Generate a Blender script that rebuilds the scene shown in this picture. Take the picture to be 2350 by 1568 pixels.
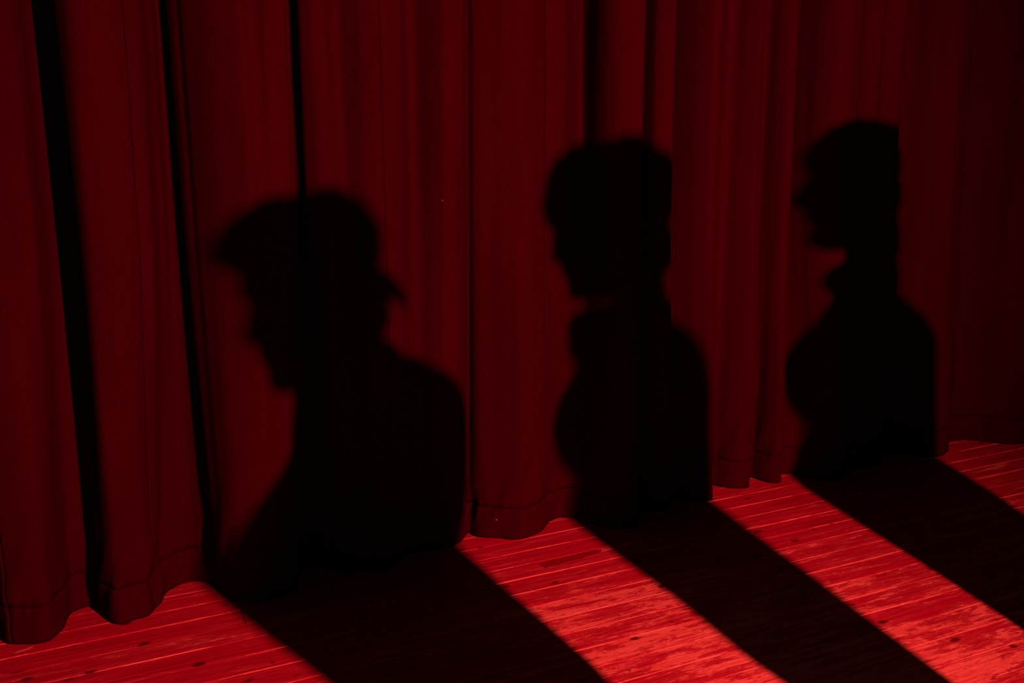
import bpy, bmesh, math, random
import numpy as np
from mathutils import Vector, Matrix, noise

for o in list(bpy.data.objects):
    bpy.data.objects.remove(o, do_unlink=True)
scene = bpy.context.scene
COL = scene.collection
random.seed(7)

# ------------------------------------------------------------------ camera
PHI = math.radians(65.1)               # heading, measured from the run of the curtain (+x)
PITCH = math.atan(594 / 2350)
cam_d = bpy.data.cameras.new('camera')
cam_d.sensor_width = 36.0
cam_d.lens = 36.0
cam_d.clip_start = 0.05
cam = bpy.data.objects.new('camera', cam_d)
cam.location = (0, 0, 1.6)
cam.rotation_euler = (math.pi / 2 - PITCH, 0, PHI - math.pi / 2)
COL.objects.link(cam)
scene.camera = cam

# ------------------------------------------------------------------ world and exposure
world = bpy.data.worlds.new('dark_hall')
scene.world = world
world.use_nodes = True
bg = world.node_tree.nodes['Background']
bg.inputs['Color'].default_value = (1.0, 0.32, 0.17, 1)
bg.inputs['Strength'].default_value = 0.009
scene.view_settings.view_transform = 'Standard'
scene.view_settings.look = 'None'
scene.view_settings.exposure = 0.0
scene.view_settings.gamma = 1.0
scene.view_settings.use_curve_mapping = False

# ------------------------------------------------------------------ stage lamp light (its housing is built further down)
LAMP = Vector((1.85, -1.75, 1.88))
AIM = Vector((1.14, 3.1, 0.95))
sd = bpy.data.lights.new('stage_spot', 'SPOT')
sd.energy = 2400
sd.color = (1.0, 0.042, 0.040)
sd.spot_size = math.radians(77)
sd.spot_blend = 1.0
sd.shadow_soft_size = 0.021
spot = bpy.data.objects.new('stage_spot', sd)
spot.location = LAMP
spot.rotation_euler = (AIM - LAMP).to_track_quat('-Z', 'Y').to_euler()
COL.objects.link(spot)


# ------------------------------------------------------------------ helpers
def tag(o, label=None, cat=None, group=None, kind=None):
    if label: o['label'] = label
    if cat: o['category'] = cat
    if group: o['group'] = group
    if kind: o['kind'] = kind
    return o


def mesh_obj(name, verts, faces, mat=None, parent=None, smooth=True):
    me = bpy.data.meshes.new(name)
    me.from_pydata([tuple(v) for v in verts], [], faces)
    me.update()
    if smooth:
        me.polygons.foreach_set('use_smooth', [True] * len(me.polygons))
    o = bpy.data.objects.new(name, me)
    COL.objects.link(o)
    if mat: me.materials.append(mat)
    if parent: o.parent = parent
    return o


def empty(name, loc):
    o = bpy.data.objects.new(name, None)
    o.location = loc
    COL.objects.link(o)
    return o


class NT:
    """small node-tree writer"""
    def __init__(self, name):
        self.m = bpy.data.materials.new(name)
        self.m.use_nodes = True
        self.t = self.m.node_tree
        self.t.nodes.clear()
        self.out = self.t.nodes.new('ShaderNodeOutputMaterial')
        self.b = self.t.nodes.new('ShaderNodeBsdfPrincipled')
        self.t.links.new(self.b.outputs[0], self.out.inputs[0])

    def n(self, kind, ins=None, **props):
        nd = self.t.nodes.new(kind)
        for k, v in props.items(): setattr(nd, k, v)
        for k, v in (ins or {}).items(): self.set(nd.inputs[k], v)
        return nd

    def set(self, sock, v):
        if isinstance(v, bpy.types.NodeSocket): self.t.links.new(v, sock)
        elif isinstance(v, bpy.types.Node): self.t.links.new(v.outputs[0], sock)
        else: sock.default_value = v

    def math(self, op, a, b=0.0, c=0.0, clamp=False):
        nd = self.n('ShaderNodeMath', {0: a, 1: b, 2: c}, operation=op)
        nd.use_clamp = clamp
        return nd.outputs[0]

    def ramp(self, v, lo, hi, a=0.0, b=1.0, smooth=True):
        nd = self.n('ShaderNodeMapRange', {'Value': v, 'From Min': lo, 'From Max': hi, 'To Min': a, 'To Max': b},
                    interpolation_type='SMOOTHSTEP' if smooth else 'LINEAR')
        return nd.outputs[0]

    def mix(self, f, a, b):
        nd = self.n('ShaderNodeMix', data_type='RGBA')
        self.set(nd.inputs[0], f); self.set(nd.inputs[6], a); self.set(nd.inputs[7], b)
        return nd.outputs[2]

    def vec(self, v, scale):
        return self.n('ShaderNodeVectorMath', {0: v, 1: scale}, operation='MULTIPLY').outputs[0]

    def vadd(self, v, w):
        return self.n('ShaderNodeVectorMath', {0: v, 1: w}, operation='ADD').outputs[0]

    def noise(self, v, scale, detail=3, rough=0.55, dist=0.0):
        return self.n('ShaderNodeTexNoise', {'Vector': v, 'Scale': scale, 'Detail': detail, 'Roughness': rough,
                                             'Distortion': dist}).outputs[0]


def plain(name, col, rough=0.7, metal=0.0, var=0.12, scale=40):
    k = NT(name)
    co = k.n('ShaderNodeTexCoord').outputs['Object']
    nz = k.noise(co, scale, 4)
    f = k.ramp(nz, 0.3, 0.7, 0.0, 1.0)
    dark = tuple(c * (1 - var) for c in col) + (1,)
    lite = tuple(min(1, c * (1 + var)) for c in col) + (1,)
    k.set(k.b.inputs['Base Color'], k.mix(f, dark, lite))
    k.b.inputs['Roughness'].default_value = rough
    k.b.inputs['Metallic'].default_value = metal
    bp = k.n('ShaderNodeBump', {'Height': nz, 'Strength': 0.15, 'Distance': 0.004})
    k.set(k.b.inputs['Normal'], bp)
    return k.m


# ------------------------------------------------------------------ materials of the stage
def mat_boards():
    k = NT('worn_varnished_board')
    tc = k.n('ShaderNodeTexCoord')
    ob = tc.outputs['Object']; gen = tc.outputs['Generated']
    rnd = k.n('ShaderNodeObjectInfo').outputs['Random']
    pos = k.n('ShaderNodeNewGeometry').outputs['Position']
    off = k.n('ShaderNodeCombineXYZ', {0: k.math('MULTIPLY', rnd, 37.0), 1: k.math('MULTIPLY', rnd, 11.0), 2: 0.0}).outputs[0]
    p = k.vadd(ob, off)
    # grain
    grain = k.noise(k.vec(p, (3.0, 95.0, 1)), 1.0, 4, 0.6, 0.6)
    fine = k.noise(k.vec(p, (40.0, 260.0, 1)), 1.0, 3, 0.7)
    # worn patches: how worn the floor is changes slowly over the stage
    zone = k.noise(pos, 0.9, 2)
    sx = k.n('ShaderNodeSeparateXYZ', {0: pos})
    lane = k.math('MULTIPLY', k.ramp(sx.outputs[0], 0.5, 1.6), k.ramp(sx.outputs[0], 2.6, 1.8, 0.45, 1.0))              # the left end of the stage is walked on less
    depth = k.ramp(sx.outputs[1], 3.0, 2.05)            # and so is the strip under the curtain
    amount = k.math('ADD', k.math('MULTIPLY', zone, 0.22), k.math('MULTIPLY', k.math('MULTIPLY', lane, depth), 0.15))
    amount = k.math('ADD', amount, k.math('MULTIPLY', k.math('SUBTRACT', rnd, 0.5), 0.1))
    w1 = k.noise(k.vec(p, (4.5, 26.0, 1)), 1.0, 9, 0.68, 0.35)
    w2 = k.noise(k.vec(p, (34.0, 110.0, 1)), 1.0, 5, 0.7)
    w3 = k.noise(k.vec(p, (90.0, 330.0, 1)), 1.0, 4, 0.7)
    w = k.math('ADD', k.math('MULTIPLY', w1, 0.66), k.math('ADD', k.math('MULTIPLY', w2, 0.22), k.math('MULTIPLY', w3, 0.12)))
    w = k.math('ADD', w, amount)
    patch = k.ramp(w, 0.695, 0.745)
    thin = k.math('MULTIPLY', k.ramp(w, 0.58, 0.78), 0.3)
    # worn edges of each board
    gy = k.n('ShaderNodeSeparateXYZ', {0: gen}).outputs[1]
    d = k.math('MINIMUM', gy, k.math('SUBTRACT', 1.0, gy))
    en = k.noise(k.vec(p, (3.2, 60.0, 1)), 1.0, 8, 0.72)
    ew = k.math('MULTIPLY', k.math('ADD', k.math('MULTIPLY', k.math('SUBTRACT', en, 0.535), 0.5),
                                   k.math('MULTIPLY', amount, 0.15)), 1.0)
    edge = k.ramp(k.math('SUBTRACT', d, ew), 0.03, -0.01)
    # scratches
    sc_co = k.vadd(p, k.vec(k.n('ShaderNodeTexNoise', {'Vector': p, 'Scale': 9.0, 'Detail': 3.0}).outputs['Color'], (0.07, 0.07, 0)))
    vor = k.n('ShaderNodeTexVoronoi', {'Vector': k.vec(sc_co, (14.0, 34.0, 1)), 'Scale': 1.0}, feature='DISTANCE_TO_EDGE', voronoi_dimensions='2D').outputs['Distance']
    smask = k.ramp(k.noise(k.vec(p, (8.0, 20.0, 1)), 1.0, 3), 0.58, 0.68)
    scr = k.math('MULTIPLY', k.ramp(vor, 0.022, 0.006), smask)
    lng = k.n('ShaderNodeTexVoronoi', {'Vector': k.vec(sc_co, (1.1, 38.0, 1)), 'Scale': 1.0}, feature='DISTANCE_TO_EDGE', voronoi_dimensions='2D').outputs['Distance']
    lmask = k.ramp(k.noise(k.vec(p, (1.7, 22.0, 1)), 1.0, 2), 0.55, 0.62)
    scr = k.math('MAXIMUM', scr, k.math('MULTIPLY', k.ramp(lng, 0.03, 0.008), lmask))
    # knots and dark dents
    kv = k.n('ShaderNodeTexVoronoi', {'Vector': k.vec(k.vadd(p, k.vec(k.n('ShaderNodeTexNoise', {'Vector': p, 'Scale': 30.0}).outputs['Color'], (0.02, 0.012, 0))),
                                                       (6.0, 10.5, 1)), 'Scale': 1.0, 'Randomness': 1.0}, voronoi_dimensions='2D')
    pick = k.n('ShaderNodeSeparateColor', {0: kv.outputs['Color']})
    ksz = k.math('MULTIPLY', k.ramp(pick.outputs[0], 0.25, 1.0, 0.0, 1.0, False), 0.155)
    knot = k.ramp(k.math('SUBTRACT', kv.outputs['Distance'], ksz), 0.0, -0.09)
    # colours
    varnish = k.mix(k.ramp(grain, 0.3, 0.72), (0.25, 0.003, 0.06, 1), (0.43, 0.007, 0.14, 1))
    bare = k.mix(k.ramp(fine, 0.25, 0.75), (0.52, 0.38, 0.33, 1), (0.80, 0.84, 0.66, 1))
    bare = k.mix(k.ramp(grain, 0.60, 0.38, 0.0, 0.62), bare, (0.48, 0.13, 0.15, 1))
    worn = k.math('MAXIMUM', k.math('MAXIMUM', patch, thin), k.math('MAXIMUM', k.math('MULTIPLY', edge, 0.85), k.math('MULTIPLY', scr, 0.8)))
    col = k.mix(worn, varnish, bare)
    col = k.mix(k.math('MULTIPLY', knot, 0.9), col, (0.07, 0.003, 0.008, 1))
    k.set(k.b.inputs['Base Color'], col)
    k.set(k.b.inputs['Roughness'], k.ramp(worn, 0.0, 1.0, 0.55, 0.8, False))
    k.b.inputs['Specular IOR Level'].default_value = 0.25
    h = k.math('ADD', k.math('MULTIPLY', grain, 0.4), k.math('MULTIPLY', worn, -0.5))
    h = k.math('ADD', h, k.math('MULTIPLY', fine, 0.3))
    k.set(k.b.inputs['Normal'], k.n('ShaderNodeBump', {'Height': h, 'Strength': 0.35, 'Distance': 0.0015}))
    return k.m


def mat_velvet():
    k = NT('dark_red_curtain_cloth')
    ob = k.n('ShaderNodeTexCoord').outputs['Object']
    warp = k.noise(k.vec(ob, (420, 420, 22)), 1.0, 2, 0.6)
    weave = k.noise(k.vec(ob, (700, 700, 900)), 1.0, 2, 0.7)
    nap = k.noise(k.vec(ob, (9, 9, 1.6)), 1.0, 3, 0.5)
    f = k.math('ADD', k.math('MULTIPLY', warp, 0.45), k.math('ADD', k.math('MULTIPLY', weave, 0.3), k.math('MULTIPLY', nap, 0.35)))
    col = k.mix(k.ramp(f, 0.33, 0.77), (0.0168, 0.0006, 0.0085, 1), (0.0290, 0.0008, 0.0150, 1))
    k.set(k.b.inputs['Base Color'], col)
    k.b.inputs['Roughness'].default_value = 1.0
    k.b.inputs['Specular IOR Level'].default_value = 0.0
    k.set(k.b.inputs['Normal'], k.n('ShaderNodeBump', {'Height': weave, 'Strength': 0.2, 'Distance': 0.0008}))
    return k.m


M_BOARD = mat_boards()
M_CLOTH = mat_velvet()
M_UNDER = plain('dark_subfloor', (0.05, 0.03, 0.025), 0.9)
M_LINT = plain('pale_lint', (0.85, 0.6, 0.55), 0.9)

# ------------------------------------------------------------------ floor: single boards over a dark subfloor
SEAMS = [3.078, 2.988, 2.896, 2.806, 2.715, 2.622, 2.526, 2.432, 2.335, 2.238, 2.144, 2.045, 1.940, 1.833, 1.728]
ys = list(SEAMS)
y = SEAMS[0]
up = []
while y < 3.9:
    y += 0.0925
    up.append(y)
ys = up[::-1] + ys
y = SEAMS[-1]
while y > -3.0:
    y -= 0.1005
    ys.append(y)
X0, X1 = -2.6, 6.6
floor = mesh_obj('floor', [(X0, ys[-1], -0.05), (X1, ys[-1], -0.05), (X1, ys[0], -0.05), (X0, ys[0], -0.05),
                           (X0, ys[-1], -0.026), (X1, ys[-1], -0.026), (X1, ys[0], -0.026), (X0, ys[0], -0.026)],
                 [(3, 2, 1, 0), (4, 5, 6, 7), (0, 1, 5, 4), (1, 2, 6, 5), (2, 3, 7, 6), (3, 0, 4, 7)], M_UNDER, smooth=False)
tag(floor, 'stage floor of long worn wooden boards running along the red curtain', None, kind='structure')
PLANKS = {}


def board(x0, x1, y0, y1, dz):
    g = 0.0007
    hx, hy = round((x1 - x0) / 2 - g, 4), round((y1 - y0) / 2 - g, 4)
    if (hx, hy) not in PLANKS:
        c = 0.0016
        v = [(sx * hx, sy * hy, -0.024) for sx, sy in ((-1, -1), (1, -1), (1, 1), (-1, 1))]
        v += [(sx * hx, sy * hy, -c) for sx, sy in ((-1, -1), (1, -1), (1, 1), (-1, 1))]
        v += [(sx * (hx - c), sy * (hy - c), 0) for sx, sy in ((-1, -1), (1, -1), (1, 1), (-1, 1))]
        f = [(3, 2, 1, 0), (8, 9, 10, 11)]
        for r in (0, 4):
            f += [(r + i, r + (i + 1) % 4, r + 4 + (i + 1) % 4, r + 4 + i) for i in range(4)]
        me = bpy.data.meshes.new('plank')
        me.from_pydata(v, [], f); me.update()
        me.materials.append(M_BOARD)
        PLANKS[(hx, hy)] = me
    o = bpy.data.objects.new('plank', PLANKS[(hx, hy)])
    o.location = ((x0 + x1) / 2, (y0 + y1) / 2, dz)
    COL.objects.link(o)
    o.parent = floor


jl = [-1.6, -0.7, -1.2, -0.45, -1.9, -0.9, -2.1, -0.55]
jr = [4.6, 5.4, 4.2, 5.0, 4.4, 5.7, 4.8, 5.2]
for i in range(len(ys) - 1):
    cuts = [X0, jl[i % 8], jr[(i * 3) % 8], X1]
    if abs(ys[i] - 2.988) < 0.004: cuts[1] = 0.45
    for xa, xb in zip(cuts[:-1], cuts[1:]):
        board(xa, xb, ys[i + 1], ys[i], -0.0012 * random.random())

# a smear of darker varnish left on one board
vp = [(1.430, 2.875), (1.445, 2.841), (1.480, 2.842), (1.518, 2.846), (1.562, 2.853), (1.588, 2.848), (1.609, 2.858), (1.664, 2.864), (1.690, 2.880), (1.672, 2.892), (1.559, 2.889), (1.483, 2.883)]
M_SMEAR = plain('dark_varnish', (0.22, 0.003, 0.05), 0.4, var=0.05)
n_ = len(vp)
mesh_obj('varnish_smear', [(x, y, -0.002) for x, y in vp] + [(x, y, 0.0004) for x, y in vp],
         [tuple(range(n_, 2 * n_))] + [(i, (i + 1) % n_, n_ + (i + 1) % n_, n_ + i) for i in range(n_)], M_SMEAR, floor, smooth=False)

# ------------------------------------------------------------------ curtain
# plan of the folds at the hem, left to right (x along the curtain, y away from the hall)
PLAN = [(-2.10, 3.06), (-1.98, 3.18), (-1.84, 3.19), (-1.74, 3.06), (-1.56, 3.04), (-1.46, 3.16), (-1.30, 3.19), (-1.20, 3.07),
        (-1.02, 3.03), (-0.90, 3.15), (-0.74, 3.20), (-0.64, 3.08), (-0.47, 3.04), (-0.38, 3.16), (-0.275, 3.185),
        (-0.228, 3.11), (-0.200, 3.062), (-0.149, 3.037), (-0.113, 3.027), (-0.088, 3.034), (-0.066, 3.071), (-0.045, 3.143),
        (-0.022, 3.186), (0.026, 3.198), (0.042, 3.175), (0.059, 3.121), (0.080, 3.065), (0.101, 3.045), (0.140, 3.049),
        (0.183, 3.058), (0.208, 3.094), (0.230, 3.138), (0.248, 3.194), (0.284, 3.221), (0.327, 3.235), (0.386, 3.212),
        (0.412, 3.125), (0.452, 3.036), (0.505, 3.008), (0.560, 3.008), (0.605, 3.022), (0.648, 3.066), (0.680, 3.140),
        (0.720, 3.172), (0.765, 3.142), (0.815, 3.092), (0.875, 3.056), (0.950, 3.046), (0.995, 3.072), (1.042, 3.118),
        (1.110, 3.126), (1.190, 3.118), (1.262, 3.145), (1.313, 3.202), (1.328, 3.158), (1.390, 3.111), (1.455, 3.070),
        (1.500, 3.075), (1.581, 3.120), (1.621, 3.162), (1.680, 3.180), (1.725, 3.155), (1.758, 3.095), (1.795, 3.026),
        (1.845, 2.996), (1.898, 2.995), (1.928, 3.040), (1.950, 3.110), (1.985, 3.125), (2.010, 3.085), (2.060, 3.066),
        (2.110, 3.080), (2.135, 3.128), (2.165, 3.134), (2.215, 3.098), (2.262, 3.076), (2.302, 3.082), (2.322, 3.122),
        (2.342, 3.178), (2.388, 3.208), (2.425, 3.162), (2.465, 3.132), (2.512, 3.124), (2.534, 3.160), (2.556, 3.206),
        (2.592, 3.212), (2.612, 3.150), (2.634, 3.116), (2.664, 3.116), (2.682, 3.150), (2.715, 3.182), (2.780, 3.162),
        (2.812, 3.082), (2.850, 3.044), (2.920, 3.036), (2.985, 3.062), (3.060, 3.082), (3.170, 3.088), (3.205, 3.110),
        (3.240, 3.158), (3.325, 3.170), (3.390, 3.110), (3.460, 3.064), (3.540, 3.070), (3.605, 3.108), (3.640, 3.160),
        (3.700, 3.184), (3.780, 3.158), (3.860, 3.080), (3.930, 3.026), (4.010, 3.020), (4.080, 3.080), (4.130, 3.170),
        (4.240, 3.190), (4.330, 3.080), (4.450, 3.040), (4.560, 3.130), (4.680, 3.190), (4.790, 3.080), (4.920, 3.040),
        (5.030, 3.140), (5.150, 3.190), (5.270, 3.070), (5.400, 3.040), (5.520, 3.150), (5.640, 3.190), (5.76, 3.08)]

# the same points of the cloth near head height, where the folds are tighter and lie differently
TOPX = [(-0.225, 3.11), (-0.19, 3.075), (-0.14, 3.06), (-0.10, 3.055), (-0.06, 3.065), (-0.02, 3.09), (0.01, 3.13),
        (0.03, 3.175), (0.055, 3.205), (0.075, 3.185), (0.09, 3.13), (0.105, 3.08), (0.13, 3.055), (0.18, 3.05),
        (0.23, 3.062), (0.262, 3.085), (0.30, 3.10), (0.335, 3.145), (0.36, 3.175), (0.375, 3.20), (0.388, 3.195),
        (0.403, 3.152), (0.440, 3.115), (0.50, 3.070), (0.565, 3.045), (0.605, 3.058), (0.65, 3.05), (0.714, 3.074),
        (0.735, 3.132), (0.750, 3.085), (0.80, 3.068), (0.865, 3.105), (0.93, 3.072), (0.995, 3.066), (1.055, 3.082),
        (1.108, 3.122), (1.19, 3.068), (1.255, 3.085), (1.293, 3.118), (1.306, 3.102), (1.37, 3.085), (1.45, 3.07),
        (1.50, 3.078), (1.55, 3.095), (1.60, 3.10), (1.66, 3.120), (1.705, 3.15), (1.748, 3.175), (1.764, 3.10),
        (1.795, 3.058), (1.895, 3.055), (1.922, 3.088), (1.942, 3.150), (1.957, 3.135), (1.970, 3.085), (2.018, 3.070),
        (2.052, 3.09), (2.079, 3.210), (2.104, 3.185), (2.15, 3.10), (2.19, 3.065), (2.225, 3.072), (2.26, 3.105),
        (2.29, 3.13), (2.34, 3.14), (2.38, 3.115), (2.42, 3.095), (2.45, 3.11), (2.48, 3.145), (2.51, 3.15),
        (2.525, 3.12), (2.545, 3.098), (2.562, 3.092), (2.585, 3.098), (2.622, 3.138), (2.666, 3.220), (2.686, 3.165),
        (2.722, 3.10), (2.775, 3.072), (2.86, 3.085), (2.93, 3.11), (3.02, 3.095), (3.08, 3.085), (3.12, 3.105),
        (3.17, 3.155), (3.24, 3.165), (3.30, 3.12), (3.36, 3.09), (3.43, 3.095), (3.49, 3.12), (3.53, 3.165),
        (3.60, 3.175), (3.68, 3.14), (3.76, 3.09), (3.83, 3.06), (3.91, 3.06)]
N_OUT = 15
TOPX = [(px, 3.10 + (py - 3.10) * 1.35) for px, py in TOPX]
PLAN_TOP = PLAN[:N_OUT] + TOPX + [(px - 0.1, py) for px, py in PLAN[N_OUT + len(TOPX):]]


def catmull(pts, counts):
    out = []
    P = [np.array(p) for p in pts]
    P = [2 * P[0] - P[1]] + P + [2 * P[-1] - P[-2]]
    for i in range(1, len(P) - 2):
        p0, p1, p2, p3 = P[i - 1:i + 3]
        t0 = 0; t1 = t0 + np.linalg.norm(p1 - p0) ** 0.5
        t2 = t1 + np.linalg.norm(p2 - p1) ** 0.5; t3 = t2 + np.linalg.norm(p3 - p2) ** 0.5
        n = counts[i - 1]
        for j in range(n):
            t = t1 + (t2 - t1) * j / n
            A1 = (t1 - t) / (t1 - t0) * p0 + (t - t0) / (t1 - t0) * p1
            A2 = (t2 - t) / (t2 - t1) * p1 + (t - t1) / (t2 - t1) * p2
            A3 = (t3 - t) / (t3 - t2) * p2 + (t - t2) / (t3 - t2) * p3
            B1 = (t2 - t) / (t2 - t0) * A1 + (t - t0) / (t2 - t0) * A2
            B2 = (t3 - t) / (t3 - t1) * A2 + (t - t1) / (t3 - t1) * A3
            out.append((t2 - t) / (t2 - t1) * B1 + (t - t1) / (t2 - t1) * B2)
    out.append(P[-2])
    return np.array(out)


COUNTS = []
for q in range(len(PLAN) - 1):
    d_ = max(math.dist(PLAN[q], PLAN[q + 1]), math.dist(PLAN_TOP[q], PLAN_TOP[q + 1]))
    COUNTS.append(max(2, int(d_ / (0.0065 if -0.4 < PLAN[q][0] < 4.2 else 0.03))))
PATH = catmull(PLAN, COUNTS)
PATH_TOP = catmull(PLAN_TOP, COUNTS)
ARC = np.concatenate([[0], np.cumsum(np.linalg.norm(np.diff(PATH, axis=0), axis=1))])


def path_at(z):
    w = float(np.interp(z, [0.0, 0.15, 0.5, 1.1, 1.7], [0.0, 0.03, 0.28, 0.8, 1.0]))
    return PATH * (1 - w) + PATH_TOP * w


HEM = 0.122
Z_HEM = list(np.linspace(0.005, HEM, 11))
Z_TOP = list(np.linspace(HEM, 0.6, 26)) + list(np.linspace(0.6, 2.3, 34))[1:] + list(np.linspace(2.3, 3.3, 7))[1:]
SEAM_X = [-1.3, -0.74, -0.20, 0.208, 0.672, 0.985, 1.581, 2.302, 2.690, 3.040, 3.690, 4.3, 5.0]
seam_idx = [0] + [int(np.argmax(PATH[:, 0] > sx)) for sx in SEAM_X] + [len(PATH) - 1]
SEAM_ARC = np.array([ARC[i] for i in seam_idx[1:-1]])
SEAM_NEAR = np.min(np.abs(ARC[:, None] - SEAM_ARC[None, :]), axis=1)
ROWS = {}


def cloth_row(z):
    z = round(float(z), 5)
    if z in ROWS: return ROWS[z]
    P = path_at(z)
    T = np.gradient(P, axis=0)
    T /= np.linalg.norm(T, axis=1)[:, None]
    N = np.stack([T[:, 1], -T[:, 0]], axis=1)            # towards the hall
    zz = min(z, 2.3)
    low = math.exp(-((z - 0.15) / 0.15) ** 2)
    pk = math.exp(-((z - HEM) / 0.05) ** 2)
    up = 0.25 + 0.75 * min(1, zz / 1.2)
    r = np.empty(len(P))
    for i, s in enumerate(ARC):
        # soft secondary folds that grow towards the top, and puckers just above the hem
        v = 0.009 * up * noise.noise(Vector((s * 11.0, zz * 0.35, 3.7)))
        v += 0.0034 * noise.noise(Vector((s * 27.0, zz * 0.7, 8.1))) * min(1, zz / 0.8)
        if low > 0.01:
            v += 0.017 * low * noise.noise(Vector((s * 15.0 - z * 7.0, z * 5.0, 1.3)))
        if pk > 0.01:
            v += 0.0055 * pk * noise.noise(Vector((s * 60.0 - z * 14.0, z * 16.0, 5.3)))
        r[i] = v
    r -= 0.0021 * np.exp(-(SEAM_NEAR / 0.004) ** 2)      # sewn seams between the widths of cloth
    if z <= HEM + 1e-6:                                  # turned-up hem is a double layer, pulled in at its stitching
        r += 0.0008 - 0.0014 * math.exp(-((z - HEM) / 0.004) ** 2)
    elif z < HEM + 0.03:
        r += -0.0006 * math.exp(-((z - HEM) / 0.01) ** 2)
    out = np.column_stack([P + N * r[:, None], np.full(len(P), z)])
    ROWS[z] = (out, N)
    return ROWS[z]


curtain = empty('stage_curtain', (1.8, 3.12, 0.0))
tag(curtain, 'dark red heavy stage curtain hanging in deep folds to the wooden floor', 'curtain')


def sheet(name, i0, i1, zs, parent, loc):
    v = []; f = []
    w = i1 - i0 + 1
    for z in zs:
        v += [tuple(q) for q in (cloth_row(z)[0][i0:i1 + 1] - np.array(loc))]
    for r in range(len(zs) - 1):
        for c in range(w - 1):
            q = r * w + c
            f.append((q, q + 1, q + w + 1, q + w))
    o = mesh_obj(name, v, f, M_CLOTH, parent)
    md = o.modifiers.new('thickness', 'SOLIDIFY')
    md.thickness = 0.003
    md.offset = -1
    return o


CL = (1.8, 3.12, 0.0)
for a, b in zip(seam_idx[:-1], seam_idx[1:]):
    pn = sheet('cloth_width', a, b, Z_TOP, curtain, CL)
    hm = sheet('hem', a, b, Z_HEM, pn, CL)
# the track the cloth hangs from, above the picture
tv, tf = [], []
for xx in (-2.2, 5.85):
    for yy, zz in ((3.05, 3.3), (3.2, 3.3), (3.2, 3.38), (3.05, 3.38)): tv.append((xx - 1.8, yy - 3.12, zz))
tf = [(0, 1, 2, 3), (7, 6, 5, 4)] + [(i, i + 4, (i + 1) % 4 + 4, (i + 1) % 4) for i in range(4)]
mesh_obj('track', tv, tf, plain('black_painted_steel', (0.02, 0.02, 0.022), 0.5), curtain, smooth=False)


def lint(x, z, r):
    P, N = cloth_row(z)
    i = int(np.argmax(P[:, 0] > x))
    a = P[i]; NRM = N
    bm = bmesh.new()
    bmesh.ops.create_icosphere(bm, subdivisions=1, radius=r)
    for vv in bm.verts: vv.co += Vector((a[0] - 1.8 + NRM[i, 0] * r * 0.5, a[1] - 3.12 + NRM[i, 1] * r * 0.5, a[2]))
    me = bpy.data.meshes.new('lint_fleck'); bm.to_mesh(me); bm.free()
    me.materials.append(M_LINT)
    o = bpy.data.objects.new('lint_fleck', me); COL.objects.link(o); o.parent = curtain


lint(1.378, 0.078, 0.0022)
lint(1.180, 1.235, 0.0016)


# ------------------------------------------------------------------ people (beside the camera, between the lamp and the curtain)
def loft(rings):
    n = len(rings[0])
    v = [p for r in rings for p in r]
    f = []
    for k in range(len(rings) - 1):
        for i in range(n):
            j = (i + 1) % n
            f.append((k * n + i, k * n + j, (k + 1) * n + j, (k + 1) * n + i))
    v.append(tuple(np.mean(rings[0], axis=0))); f += [(len(v) - 1, (i + 1) % n, i) for i in range(n)]
    b = (len(rings) - 1) * n
    v.append(tuple(np.mean(rings[-1], axis=0))); f += [(len(v) - 1, b + i, b + (i + 1) % n) for i in range(n)]
    return v, f


def ring(cx, cy, z, a, b, n=28, e=2.0):
    out = []
    for i in range(n):
        t = 2 * math.pi * i / n
        c, s = math.cos(t), math.sin(t)
        out.append((cx + a * math.copysign(abs(c) ** (2 / e), c), cy + b * math.copysign(abs(s) ** (2 / e), s), z))
    return out


def tube(pts, radii, n=14, sub=5, flat=1.0):
    P = [Vector(p) for p in pts]
    # smooth the bends
    Q, R = [], []
    for i in range(len(P) - 1):
        p0 = P[max(i - 1, 0)]; p1 = P[i]; p2 = P[i + 1]; p3 = P[min(i + 2, len(P) - 1)]
        for j in range(sub):
            t = j / sub
            lin = p1.lerp(p2, t)
            cm = 0.5 * ((2 * p1) + (p2 - p0) * t + (2 * p0 - 5 * p1 + 4 * p2 - p3) * t * t + (3 * p1 - p0 - 3 * p2 + p3) * t ** 3)
            Q.append(lin.lerp(cm, 0.7)); R.append(radii[i] + (radii[i + 1] - radii[i]) * t)
    Q.append(P[-1]); R.append(radii[-1])
    # rounded ends
    d0 = (Q[0] - Q[1]).normalized(); d1 = (Q[-1] - Q[-2]).normalized()
    Q = [Q[0] + d0 * R[0] * 0.75, Q[0] + d0 * R[0] * 0.45] + Q + [Q[-1] + d1 * R[-1] * 0.45, Q[-1] + d1 * R[-1] * 0.75]
    R = [R[0] * 0.45, R[0] * 0.85] + R + [R[-1] * 0.85, R[-1] * 0.45]
    rings = []
    u = None
    for i, q in enumerate(Q):
        d = (Q[min(i + 1, len(Q) - 1)] - Q[max(i - 1, 0)]).normalized()
        if u is None: u = d.orthogonal().normalized()
        u = (u - d * u.dot(d)).normalized()
        w = d.cross(u)
        rings.append([tuple(q + (u * math.cos(t) + w * math.sin(t) * flat) * R[i]) for t in [2 * math.pi * k / n for k in range(n)]])
    return loft(rings)


def ellipsoid(c, r, tilt=0.0, n=24, m=14):
    rings = []
    for k in range(1, m):
        ph = math.pi * k / m - math.pi / 2
        rr = []
        for i in range(n):
            t = 2 * math.pi * i / n
            x = r[0] * math.cos(ph) * math.cos(t); yy = r[1] * math.cos(ph) * math.sin(t); z = r[2] * math.sin(ph)
            x, z = x * math.cos(tilt) - z * math.sin(tilt), x * math.sin(tilt) + z * math.cos(tilt)
            rr.append((c[0] + x, c[1] + yy, c[2] + z))
        rings.append(rr)
    return loft(rings)


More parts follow.
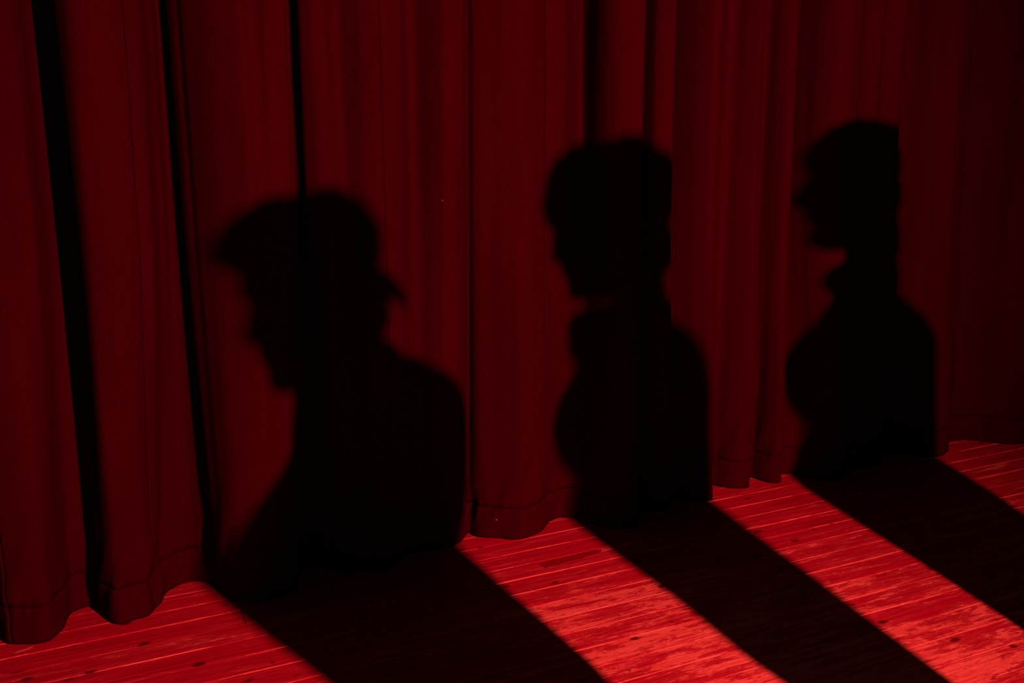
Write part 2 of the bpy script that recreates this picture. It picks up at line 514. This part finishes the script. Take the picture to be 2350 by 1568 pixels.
def fuse(name, parts, mat, parent, origin, voxel=0.007, smooth=3, rough=0.0, rscale=30, seed=0.0):
    """closed shapes -> one continuous surface"""
    v, f = [], []
    for pv, pf in parts:
        b = len(v)
        v += [(p[0] - origin[0], p[1] - origin[1], p[2] - origin[2]) for p in pv]
        f += [tuple(b + i for i in q) for q in pf]
    tmp = mesh_obj('tmp', v, f)
    r = tmp.modifiers.new('r', 'REMESH'); r.mode = 'VOXEL'; r.voxel_size = voxel
    if smooth:
        s = tmp.modifiers.new('s', 'SMOOTH'); s.factor = 0.5; s.iterations = smooth
    dg = bpy.context.evaluated_depsgraph_get()
    me = bpy.data.meshes.new_from_object(tmp.evaluated_get(dg))
    bpy.data.objects.remove(tmp, do_unlink=True)
    if rough:
        co = np.empty(len(me.vertices) * 3); me.vertices.foreach_get('co', co)
        no = np.empty(len(me.vertices) * 3); me.vertices.foreach_get('normal', no)
        co = co.reshape(-1, 3); no = no.reshape(-1, 3)
        for i in range(len(co)):
            q = Vector(co[i]) * rscale
            co[i] += no[i] * rough * (noise.noise(Vector((q.x, q.y, q.z * 0.5 + seed))) + 0.5 * noise.noise(q * 2.3))
        me.vertices.foreach_set('co', co.ravel())
    me.polygons.foreach_set('use_smooth', [True] * len(me.polygons))
    me.name = name
    me.materials.clear(); me.materials.append(mat)
    o = bpy.data.objects.new(name, me)
    COL.objects.link(o)
    o.parent = parent
    return o


# head, chin at the origin, facing -x: z, face front, nose, back, half width
HEAD = [(-0.004, -0.066, 0, 0.000, 0.022), (0.006, -0.084, 0, 0.020, 0.036), (0.018, -0.090, 0, 0.040, 0.046), (0.032, -0.088, 0, 0.055, 0.054),
        (0.044, -0.083, 0, 0.064, 0.058), (0.056, -0.089, 0.003, 0.070, 0.060), (0.065, -0.087, 0.0, 0.075, 0.062), (0.073, -0.090, 0.004, 0.080, 0.064),
        (0.083, -0.087, 0.010, 0.086, 0.066), (0.092, -0.086, 0.025, 0.090, 0.067), (0.104, -0.085, 0.021, 0.094, 0.069), (0.118, -0.084, 0.015, 0.098, 0.071),
        (0.132, -0.083, 0.009, 0.100, 0.073), (0.143, -0.081, 0.006, 0.101, 0.0745), (0.155, -0.087, 0.004, 0.101, 0.0755), (0.170, -0.088, 0, 0.099, 0.0755),
        (0.185, -0.083, 0, 0.094, 0.073), (0.199, -0.071, 0, 0.084, 0.066), (0.211, -0.052, 0, 0.067, 0.054), (0.219, -0.030, 0, 0.045, 0.036), (0.223, -0.01, 0, 0.02, 0.016)]


def head_shape(xf):
    rings = []
    n = 48
    for z, fr, nose, bk, hw in HEAD:
        cx = (fr + bk) / 2; a = (bk - fr) / 2
        rr = []
        for i in range(n):
            t = 2 * math.pi * i / n
            c, s = math.cos(t), math.sin(t)
            x = cx + a * math.copysign(abs(c) ** 0.88, c); yy = hw * math.copysign(abs(s) ** 0.92, s)
            if c < 0:
                x -= nose * math.exp(-(yy / (0.012 + 0.10 * max(0, 0.1 - abs(z - 0.092)) * 0.1)) ** 2)
                x += 0.010 * math.exp(-((abs(yy) - 0.032) / 0.014) ** 2 - ((z - 0.142) / 0.012) ** 2)
                x += 0.004 * math.exp(-(yy / 0.024) ** 2 - ((z - 0.065) / 0.0035) ** 2)
            rr.append(xf((x, yy, z)))
        rings.append(rr)
    return loft(rings)


M_SKIN = plain('skin', (0.60, 0.38, 0.29), 0.55, var=0.06)
M_EYE = plain('eye_white', (0.8, 0.78, 0.75), 0.25, var=0.02)
M_IRIS = plain('dark_iris', (0.05, 0.03, 0.02), 0.2)
M_LIP = plain('lips', (0.50, 0.20, 0.18), 0.5, var=0.05)


def person(label, place, front, back, neck_z, neck, nose_at, tilt, scale, sh, cols, extra, hem_z, legx):
    """front/back: silhouette tables (z, x) of the clothed torso, seen from the lamp"""
    px, py = place
    root = empty('person', (px, py, 0.0))
    tag(root, label, 'person')
    O = (px, py, 0.0)
    jm, tm, hm, sm = cols
    fz = sorted(front); bz = sorted(back)
    F = lambda z, d=0: float(np.interp(z, [q[0] for q in fz], [q[1] for q in fz])) + d
    B = lambda z, d=0: float(np.interp(z, [q[0] for q in bz], [q[1] for q in bz])) - d
    W = lambda z: float(np.interp(z, [0.7, 0.85, 1.02, neck_z - 0.16, neck_z - 0.085, neck_z - 0.05, neck_z - 0.015, neck_z + 0.02, neck_z + 0.05],
                                  [0.175, 0.18, sh * 0.86, sh * 0.95, sh * 0.97, sh * 0.86, sh * 0.52, 0.075, 0.066]))
    def torso(d, z0, z1):
        rs = []
        for z in np.linspace(z0, z1, 44):
            f, b = F(z, d), B(z, d)
            rs.append(ring((f + b) / 2, py, z, max(0.02, (b - f) / 2), max(0.02, W(z) - d), 36, 2.3))
        return loft(rs)
    xc = (F(neck_z - 0.1) + B(neck_z - 0.1)) / 2
    ca, sa = math.cos(tilt), math.sin(tilt)
    def rot(p):
        x, yy, z = p[0] * scale, p[1] * scale, p[2] * scale
        return (x * ca - z * sa, yy, x * sa + z * ca)
    tip = rot((-0.111, 0, 0.092))
    xf = lambda p: tuple(np.array(rot(p)) + np.array((nose_at[0] - tip[0], py, nose_at[1] - tip[2])))
    head = head_shape(xf)
    hb = xf((0.03, 0, 0.05))
    parts = [head, tube([(neck[0], py, neck_z - 0.06), (neck[0] * 0.5 + hb[0] * 0.5, py, neck_z * 0.5 + hb[2] * 0.5), hb], [neck[1] * 1.25, neck[1], neck[1]], 20)]
    parts.append(torso(0.016, 0.80, neck_z + 0.01))
    for s in (-1, 1):                                     # ears
        e = xf((0.012, s * 0.076, 0.125))
        parts.append(ellipsoid(e, (0.017 * scale, 0.009, 0.030 * scale), 0.25, 14, 10))
    sleeves = []
    legs = []
    for s in (-1, 1):
        S = (xc + 0.005, py + s * (sh - 0.045), neck_z - 0.085)
        E_ = (xc + 0.035, py + s * (sh + 0.022), neck_z - 0.37)
        Wr = (xc + 0.015, py + s * (sh + 0.012), neck_z - 0.60)
        parts.append(tube([S, E_, Wr], [0.044, 0.036, 0.026], 16, 8))
        sleeves.append(tube([S, E_, (Wr[0] + 0.003, Wr[1], Wr[2] + 0.02)], [0.060, 0.051, 0.042], 18, 8))
        # hand: palm against the thigh, fingers relaxed, thumb leaving the front edge of the palm
        pr = []
        for k, (dz, a, b) in enumerate([(0.012, 0.024, 0.018), (-0.015, 0.030, 0.017), (-0.045, 0.039, 0.0155), (-0.075, 0.041, 0.0145), (-0.093, 0.038, 0.012)]):
            pr.append(ring(Wr[0] - 0.10 * (0.012 - dz), Wr[1], Wr[2] + dz, a, b, 18, 2.5))
        parts.append(loft(pr))
        kx = Wr[0] - 0.011
        for j, (ox, ln) in enumerate([(-0.033, 0.070), (-0.011, 0.080), (0.0115, 0.074), (0.033, 0.057)]):
            base = Vector((kx + ox, Wr[1], Wr[2] - 0.082))
            p1 = base + Vector((ox * 0.16 - 0.004, -s * 0.004, -ln * 0.42))
            p2 = p1 + Vector((ox * 0.10 - 0.004, -s * 0.012, -ln * 0.36))
            p3 = p2 + Vector((0, -s * 0.015, -ln * 0.26))
            parts.append(tube([base + Vector((0, 0, 0.03)), base, p1, p2, p3], [0.0085, 0.0088, 0.0082, 0.0076, 0.0066], 10, 3))
        tb = Vector((kx - 0.026, Wr[1] - s * 0.004, Wr[2] - 0.030))
        parts.append(tube([tb + Vector((0.016, 0, 0.012)), tb, tb + Vector((-0.026, -s * 0.008, -0.026)), tb + Vector((-0.034, -s * 0.012, -0.058))],
                          [0.012, 0.0125, 0.010, 0.0078], 10, 3))
        H_ = (legx, py + s * 0.085, 0.86); K_ = (legx - 0.012, py + s * 0.095, 0.47); A_ = (legx + 0.028, py + s * 0.10, 0.085)
        parts.append(tube([H_, K_, A_], [0.070, 0.050, 0.036], 18, 8))
        parts.append(tube([(legx + 0.04, A_[1], 0.045), (legx - 0.06, A_[1] + s * 0.004, 0.042), (legx - 0.115, A_[1] + s * 0.008, 0.034)], [0.026, 0.022, 0.012], 14, 4))
        legs.append(tube([H_, K_, (A_[0], A_[1], 0.075)], [0.088, 0.066, 0.056], 20, 9))
    fuse('body', parts, M_SKIN, root, O, 0.0045, 2)
    fuse('jacket', [torso(0.0, hem_z, neck_z + 0.03)] + sleeves, jm, root, O, 0.008, 4, 0.004, 9, px)
    hips = loft([ring(legx, py, z, a, b, 28, 2.2) for z, a, b in ((0.70, 0.085, 0.13), (0.78, 0.115, 0.17), (0.88, 0.125, 0.175), (0.98, 0.115, 0.155))])
    fuse('trousers', [hips] + legs, tm, root, O, 0.009, 3, 0.003, 8, px + 3)
    for s in (-1, 1):                                     # shoes
        yy = py + s * 0.105
        sr = []
        for xx, a, h0, h1 in ((0.085, 0.020, 0.022, 0.055), (0.078, 0.034, 0.02, 0.085), (0.05, 0.038, 0.02, 0.098), (0.0, 0.038, 0.02, 0.092), (-0.05, 0.043, 0.02, 0.072),
                              (-0.11, 0.048, 0.02, 0.054), (-0.155, 0.042, 0.02, 0.045), (-0.180, 0.026, 0.021, 0.036), (-0.188, 0.012, 0.023, 0.03)):
            cz, hz = (h0 + h1) / 2, (h1 - h0) / 2
            sr.append([(legx + 0.01 + xx - px, yy + a * math.cos(t) - py, cz + hz * math.sin(t)) for t in [2 * math.pi * q / 20 for q in range(20)]])
        sv, sf = loft(sr)
        shoe = mesh_obj('shoe', sv, sf, sm, root)
        out = []
        for t in [2 * math.pi * q / 28 for q in range(28)]:
            cx_ = math.cos(t)
            out.append((legx + 0.01 - 0.05 + 0.142 * cx_ - px, yy + (0.046 if cx_ < 0.2 else 0.040) * math.sin(t) - py))
        sole = loft([[(a_, b_, 0.001) for a_, b_ in out], [(a_, b_, 0.026) for a_, b_ in out]])
        mesh_obj('sole', sole[0], sole[1], M_SOLE, shoe, smooth=False)
    for s in (-1, 1):                                     # eyes and mouth
        c = xf((-0.0655, s * 0.032, 0.141))
        ev, ef = ellipsoid((c[0] - px, c[1] - py, c[2]), (0.0125 * scale,) * 3, 0, 18, 12)
        eye = mesh_obj('eye', ev, ef, M_EYE, root)
        c = xf((-0.0765, s * 0.032, 0.140))
        iv, if_ = ellipsoid((c[0] - px, c[1] - py, c[2]), (0.0028, 0.0058, 0.0058), -tilt, 14, 8)
        mesh_obj('iris', iv, if_, M_IRIS, eye)
    lips = []
    for dz, r in ((0.0595, 0.0042), (0.0705, 0.0036)):
        lips.append(tube([xf((-0.081, -0.022, 0.065)), xf((-0.0885, -0.010, dz)), xf((-0.0895, 0, dz)), xf((-0.0885, 0.010, dz)), xf((-0.081, 0.022, 0.065))],
                         [0.0012, r, r, r, 0.0012], 8, 4))
    fuse('lips', lips, M_LIP, root, O, 0.0016, 1)
    for nm, shapes, mt, vx, rg, rs in extra(xf, hm, py):
        fuse(nm, shapes, mt, root, O, vx, 2, rg, rs, px)
    return root


M_SOLE = plain('black_rubber', (0.02, 0.02, 0.02), 0.8)
M_BLACK_LEATHER = plain('black_leather', (0.03, 0.028, 0.027), 0.45)
M_BROWN_LEATHER = plain('brown_leather', (0.12, 0.06, 0.035), 0.5)
M_DENIM = plain('dark_denim', (0.04, 0.05, 0.09), 0.9, scale=160)
M_TROUSER = plain('charcoal_trouser_cloth', (0.05, 0.05, 0.052), 0.9, scale=160)
M_JACKET = plain('olive_jacket_cloth', (0.12, 0.11, 0.07), 0.9, scale=120)
M_COAT = plain('navy_wool', (0.035, 0.04, 0.07), 0.95, scale=120)
M_KNIT = plain('grey_knit', (0.20, 0.19, 0.18), 0.95, scale=120)
M_SCARF = plain('dark_wool_scarf', (0.10, 0.06, 0.06), 0.95, scale=90)
M_CAP = plain('grey_tweed', (0.11, 0.105, 0.10), 0.95, scale=200)
M_HAIR1 = plain('brown_hair', (0.06, 0.035, 0.02), 0.6, scale=90)
M_HAIR2 = plain('black_curly_hair', (0.02, 0.015, 0.013), 0.6, scale=90)
M_HAIR3 = plain('dark_brown_hair', (0.035, 0.022, 0.015), 0.6, scale=90)


def extra_cap(xf, hm, py):
    hair = [ellipsoid((1.430, py, 1.485), (0.050, 0.070, 0.055), 0.1), ellipsoid((1.455, py, 1.452), (0.029, 0.058, 0.036), 0.0),
            tube([(1.462, py, 1.503), (1.494, py, 1.487), (1.520, py, 1.466)], [0.022, 0.014, 0.004], 10)]
    cap = [ellipsoid((1.372, py, 1.562), (0.105, 0.086, 0.062), 0.0), ellipsoid((1.316, py, 1.581), (0.056, 0.080, 0.036), 0.5),
           ellipsoid((1.415, py, 1.590), (0.050, 0.075, 0.038), -0.45), ellipsoid((1.438, py, 1.545), (0.037, 0.074, 0.048), 0.1)]
    peak = []
    rs = []
    for t in np.linspace(0, 1, 8):
        x = 1.325 - 0.064 * t
        z = 1.532 + 0.032 * t
        wdt = 0.068 * math.sqrt(max(0.05, 1 - (t * 0.93) ** 2))
        rs.append([(x, py + wdt * math.cos(q), z + 0.015 * math.sin(q) - 0.010 * (math.cos(q) ** 2)) for q in [2 * math.pi * i / 24 for i in range(24)]])
    peak.append(loft(rs))
    return [('hair', hair, hm, 0.005, 0.003, 60), ('cap', cap, M_CAP, 0.006, 0.002, 20), ('cap_peak', peak, M_CAP, 0.004, 0.0, 1)]


def extra_curly(xf, hm, py):
    hair = [ellipsoid((1.830, py, 1.618), (0.105, 0.088, 0.062), 0.0), ellipsoid((1.773, py, 1.594), (0.050, 0.066, 0.050), 0.0), ellipsoid((1.888, py, 1.606), (0.062, 0.088, 0.066), 0.2),
            ellipsoid((1.897, py, 1.517), (0.053, 0.082, 0.046), 0.0), ellipsoid((1.852, py, 1.649), (0.062, 0.06, 0.038), 0.0)]
    scarf = []
    for dz, dx, r in ((1.405, -0.004, 0.026), (1.376, 0.0, 0.027)):
        pts = [(1.873 + dx + 0.064 * math.cos(t), py + 0.075 * math.sin(t), dz + 0.006 * math.sin(2 * t)) for t in [2 * math.pi * i / 16 for i in range(17)]]
        scarf.append(tube(pts, [r] * 17, 14, 3))
    return [('hair', hair, hm, 0.006, 0.006, 55), ('scarf', scarf, M_SCARF, 0.006, 0.003, 30)]


K3 = (0.55 + 1.75) / (0.3 + 1.75)
def g3(x, z): return (1.85 + (x - 1.85) * K3, 1.88 - (1.88 - z) * K3)


def extra_long(xf, hm, py):
    def e(x, z, rx, ry, rz, t=0.0):
        a = g3(x, z)
        return ellipsoid((a[0], py, a[1]), (rx * K3, ry, rz * K3), t)
    hair = [e(2.304, 1.640, 0.100, 0.088, 0.066), e(2.350, 1.630, 0.078, 0.090, 0.070, -0.2), e(2.274, 1.664, 0.056, 0.075, 0.037), e(2.372, 1.570, 0.062, 0.086, 0.078), e(2.385, 1.500, 0.054, 0.080, 0.078),
            e(2.388, 1.435, 0.056, 0.074, 0.065)]
    a, b = g3(2.326, 1.440)
    pts = [(a + 0.072 * math.cos(t), py + 0.072 * math.sin(t), b + 0.004 * math.cos(t)) for t in [2 * math.pi * i / 16 for i in range(17)]]
    collar = [tube(pts, [0.025] * 17, 14, 3)]
    return [('hair', hair, hm, 0.006, 0.0035, 45), ('rolled_collar', collar, M_KNIT, 0.006, 0.002, 30)]


person('person in a peaked cap and olive jacket, casting the leftmost shadow on the curtain', (1.42, 0.3),
       [(0.70, 1.285), (0.85, 1.262), (0.967, 1.249), (1.03, 1.250), (1.10, 1.245), (1.164, 1.250), (1.18, 1.257), (1.213, 1.277), (1.236, 1.302), (1.264, 1.329), (1.30, 1.357), (1.36, 1.360), (1.42, 1.372)],
       [(0.70, 1.545), (0.891, 1.562), (0.937, 1.558), (1.005, 1.570), (1.095, 1.601), (1.129, 1.607), (1.172, 1.618), (1.262, 1.617), (1.299, 1.604), (1.323, 1.586), (1.354, 1.555), (1.381, 1.518), (1.405, 1.489), (1.44, 1.482)],
       1.385, (1.422, 0.057), (1.276, 1.436), math.radians(13), 0.89, 0.225, (M_JACKET, M_DENIM, M_HAIR1, M_BROWN_LEATHER), extra_cap, 0.76, 1.415)
person('person with curly black hair and a scarf, casting the middle shadow on the curtain', (1.905, 0.3),
       [(0.70, 1.797), (0.837, 1.793), (1.014, 1.786), (1.10, 1.788), (1.112, 1.788), (1.136, 1.795), (1.167, 1.797), (1.196, 1.785), (1.225, 1.764), (1.253, 1.754), (1.278, 1.759), (1.303, 1.777),
        (1.327, 1.793), (1.357, 1.792), (1.389, 1.795), (1.45, 1.820)],
       [(0.70, 2.02), (0.78, 2.028), (0.935, 2.035), (1.085, 2.041), (1.152, 2.034), (1.224, 2.027), (1.294, 2.022), (1.336, 2.014), (1.369, 2.001), (1.391, 1.984), (1.405, 1.964), (1.45, 1.930)],
       1.405, (1.885, 0.052), (1.740, 1.508), math.radians(23), 0.89, 0.205, (M_COAT, M_TROUSER, M_HAIR2, M_BLACK_LEATHER), extra_curly, 0.72, 1.905)
T3f = [(0.816, 2.259), (0.929, 2.247), (1.059, 2.226), (1.095, 2.242), (1.107, 2.241), (1.126, 2.244), (1.144, 2.249), (1.162, 2.253), (1.177, 2.250), (1.198, 2.237), (1.223, 2.219), (1.247, 2.212), (1.279, 2.209),
       (1.301, 2.215), (1.327, 2.228), (1.343, 2.238), (1.368, 2.248), (1.399, 2.258), (1.45, 2.262)]
T3b = [(0.80, 2.540), (0.961, 2.545), (1.04, 2.547), (1.085, 2.537), (1.141, 2.527), (1.207, 2.518), (1.281, 2.511), (1.329, 2.504), (1.359, 2.488), (1.387, 2.465), (1.410, 2.444), (1.45, 2.435)]
T3f.insert(0, (0.74, 2.262)); T3b.insert(0, (0.74, 2.535))
sc3 = lambda T: [(g3(x, z)[1], g3(x, z)[0]) for z, x in T]
n3 = g3(2.194, 1.572)
person('person with long dark hair and grey jumper, casting the rightmost shadow on the curtain', (2.47, 0.55),
       sc3(T3f), sc3(T3b), g3(0, 1.412)[1], (g3(2.345, 0)[0], 0.058), n3, math.radians(4), 0.99, 0.205, (M_KNIT, M_DENIM, M_HAIR3, M_BLACK_LEATHER), extra_long, 0.62, 2.47)

# ------------------------------------------------------------------ stage lamp on its stand
M_STEEL = plain('black_lamp_steel', (0.025, 0.025, 0.027), 0.45, 0.6)
gl = NT('red_lit_lens')
gl.set(gl.b.inputs['Base Color'], gl.mix(gl.noise(gl.n('ShaderNodeTexCoord').outputs['Object'], 60, 2), (0.4, 0.01, 0.01, 1), (0.5, 0.02, 0.02, 1)))
gl.b.inputs['Emission Color'].default_value = (1.0, 0.042, 0.036, 1)
gl.b.inputs['Emission Strength'].default_value = 3.0
lamp = empty('stage_lamp', (LAMP.x, LAMP.y - 0.25, 0.0))
tag(lamp, 'black stage spotlight with a red lens on a tripod stand facing the curtain', 'lamp')
LO = lamp.location
fwd = (AIM - LAMP).normalized()
side = fwd.cross(Vector((0, 0, 1))).normalized()
upv = side.cross(fwd)


def disc_rings(seq, n=32):
    rs = []
    for dist, r in seq:
        c = LAMP + fwd * dist
        rs.append([tuple(c + (side * math.cos(t) + upv * math.sin(t)) * r - LO) for t in [2 * math.pi * i / n for i in range(n)]])
    return loft(rs)


v, f = disc_rings([(-0.42, 0.05), (-0.41, 0.085), (-0.26, 0.09), (-0.24, 0.07), (-0.06, 0.07), (-0.055, 0.062), (-0.05, 0.055)])
mesh_obj('housing', v, f, M_STEEL, lamp)
v, f = disc_rings([(-0.048, 0.05), (-0.042, 0.048), (-0.036, 0.035), (-0.033, 0.015)])
mesh_obj('lens', v, f, gl.m, lamp)
for k in range(5):
    v, f = disc_rings([(-0.39 + k * 0.026, 0.094), (-0.382 + k * 0.026, 0.094)])
    mesh_obj('cooling_fin', v, f, M_STEEL, lamp, smooth=False)
pc = LAMP + fwd * -0.25
yoke = []
for s in (-1, 1):
    yoke.append(pc + side * s * 0.115 - LO)
top = Vector((pc.x, pc.y, pc.z - 0.16)) - LO
v, f = tube([yoke[0], yoke[0] + Vector((0, 0, -0.12)), top, yoke[1] + Vector((0, 0, -0.12)), yoke[1]], [0.011] * 5, 10, 6)
mesh_obj('yoke', v, f, M_STEEL, lamp)
for s in (-1, 1):
    v, f = tube([pc + side * s * 0.085 - LO, pc + side * s * 0.15 - LO], [0.016, 0.016], 12, 2)
    mesh_obj('clamp_knob', v, f, M_STEEL, lamp)
v, f = tube([top, Vector((top.x, top.y, 0.35))], [0.017, 0.017], 14, 3)
mesh_obj('pole', v, f, M_STEEL, lamp)
v, f = tube([Vector((top.x, top.y, 0.72)), Vector((top.x, top.y, 0.62))], [0.03, 0.03], 14, 2)
mesh_obj('collar', v, f, M_STEEL, lamp)
for k in range(3):
    a = math.radians(90 + 120 * k)
    v, f = tube([Vector((top.x, top.y, 0.66)), Vector((top.x + 0.46 * math.cos(a), top.y + 0.46 * math.sin(a), 0.014))], [0.011, 0.011], 10, 3)
    mesh_obj('leg', v, f, M_STEEL, lamp)
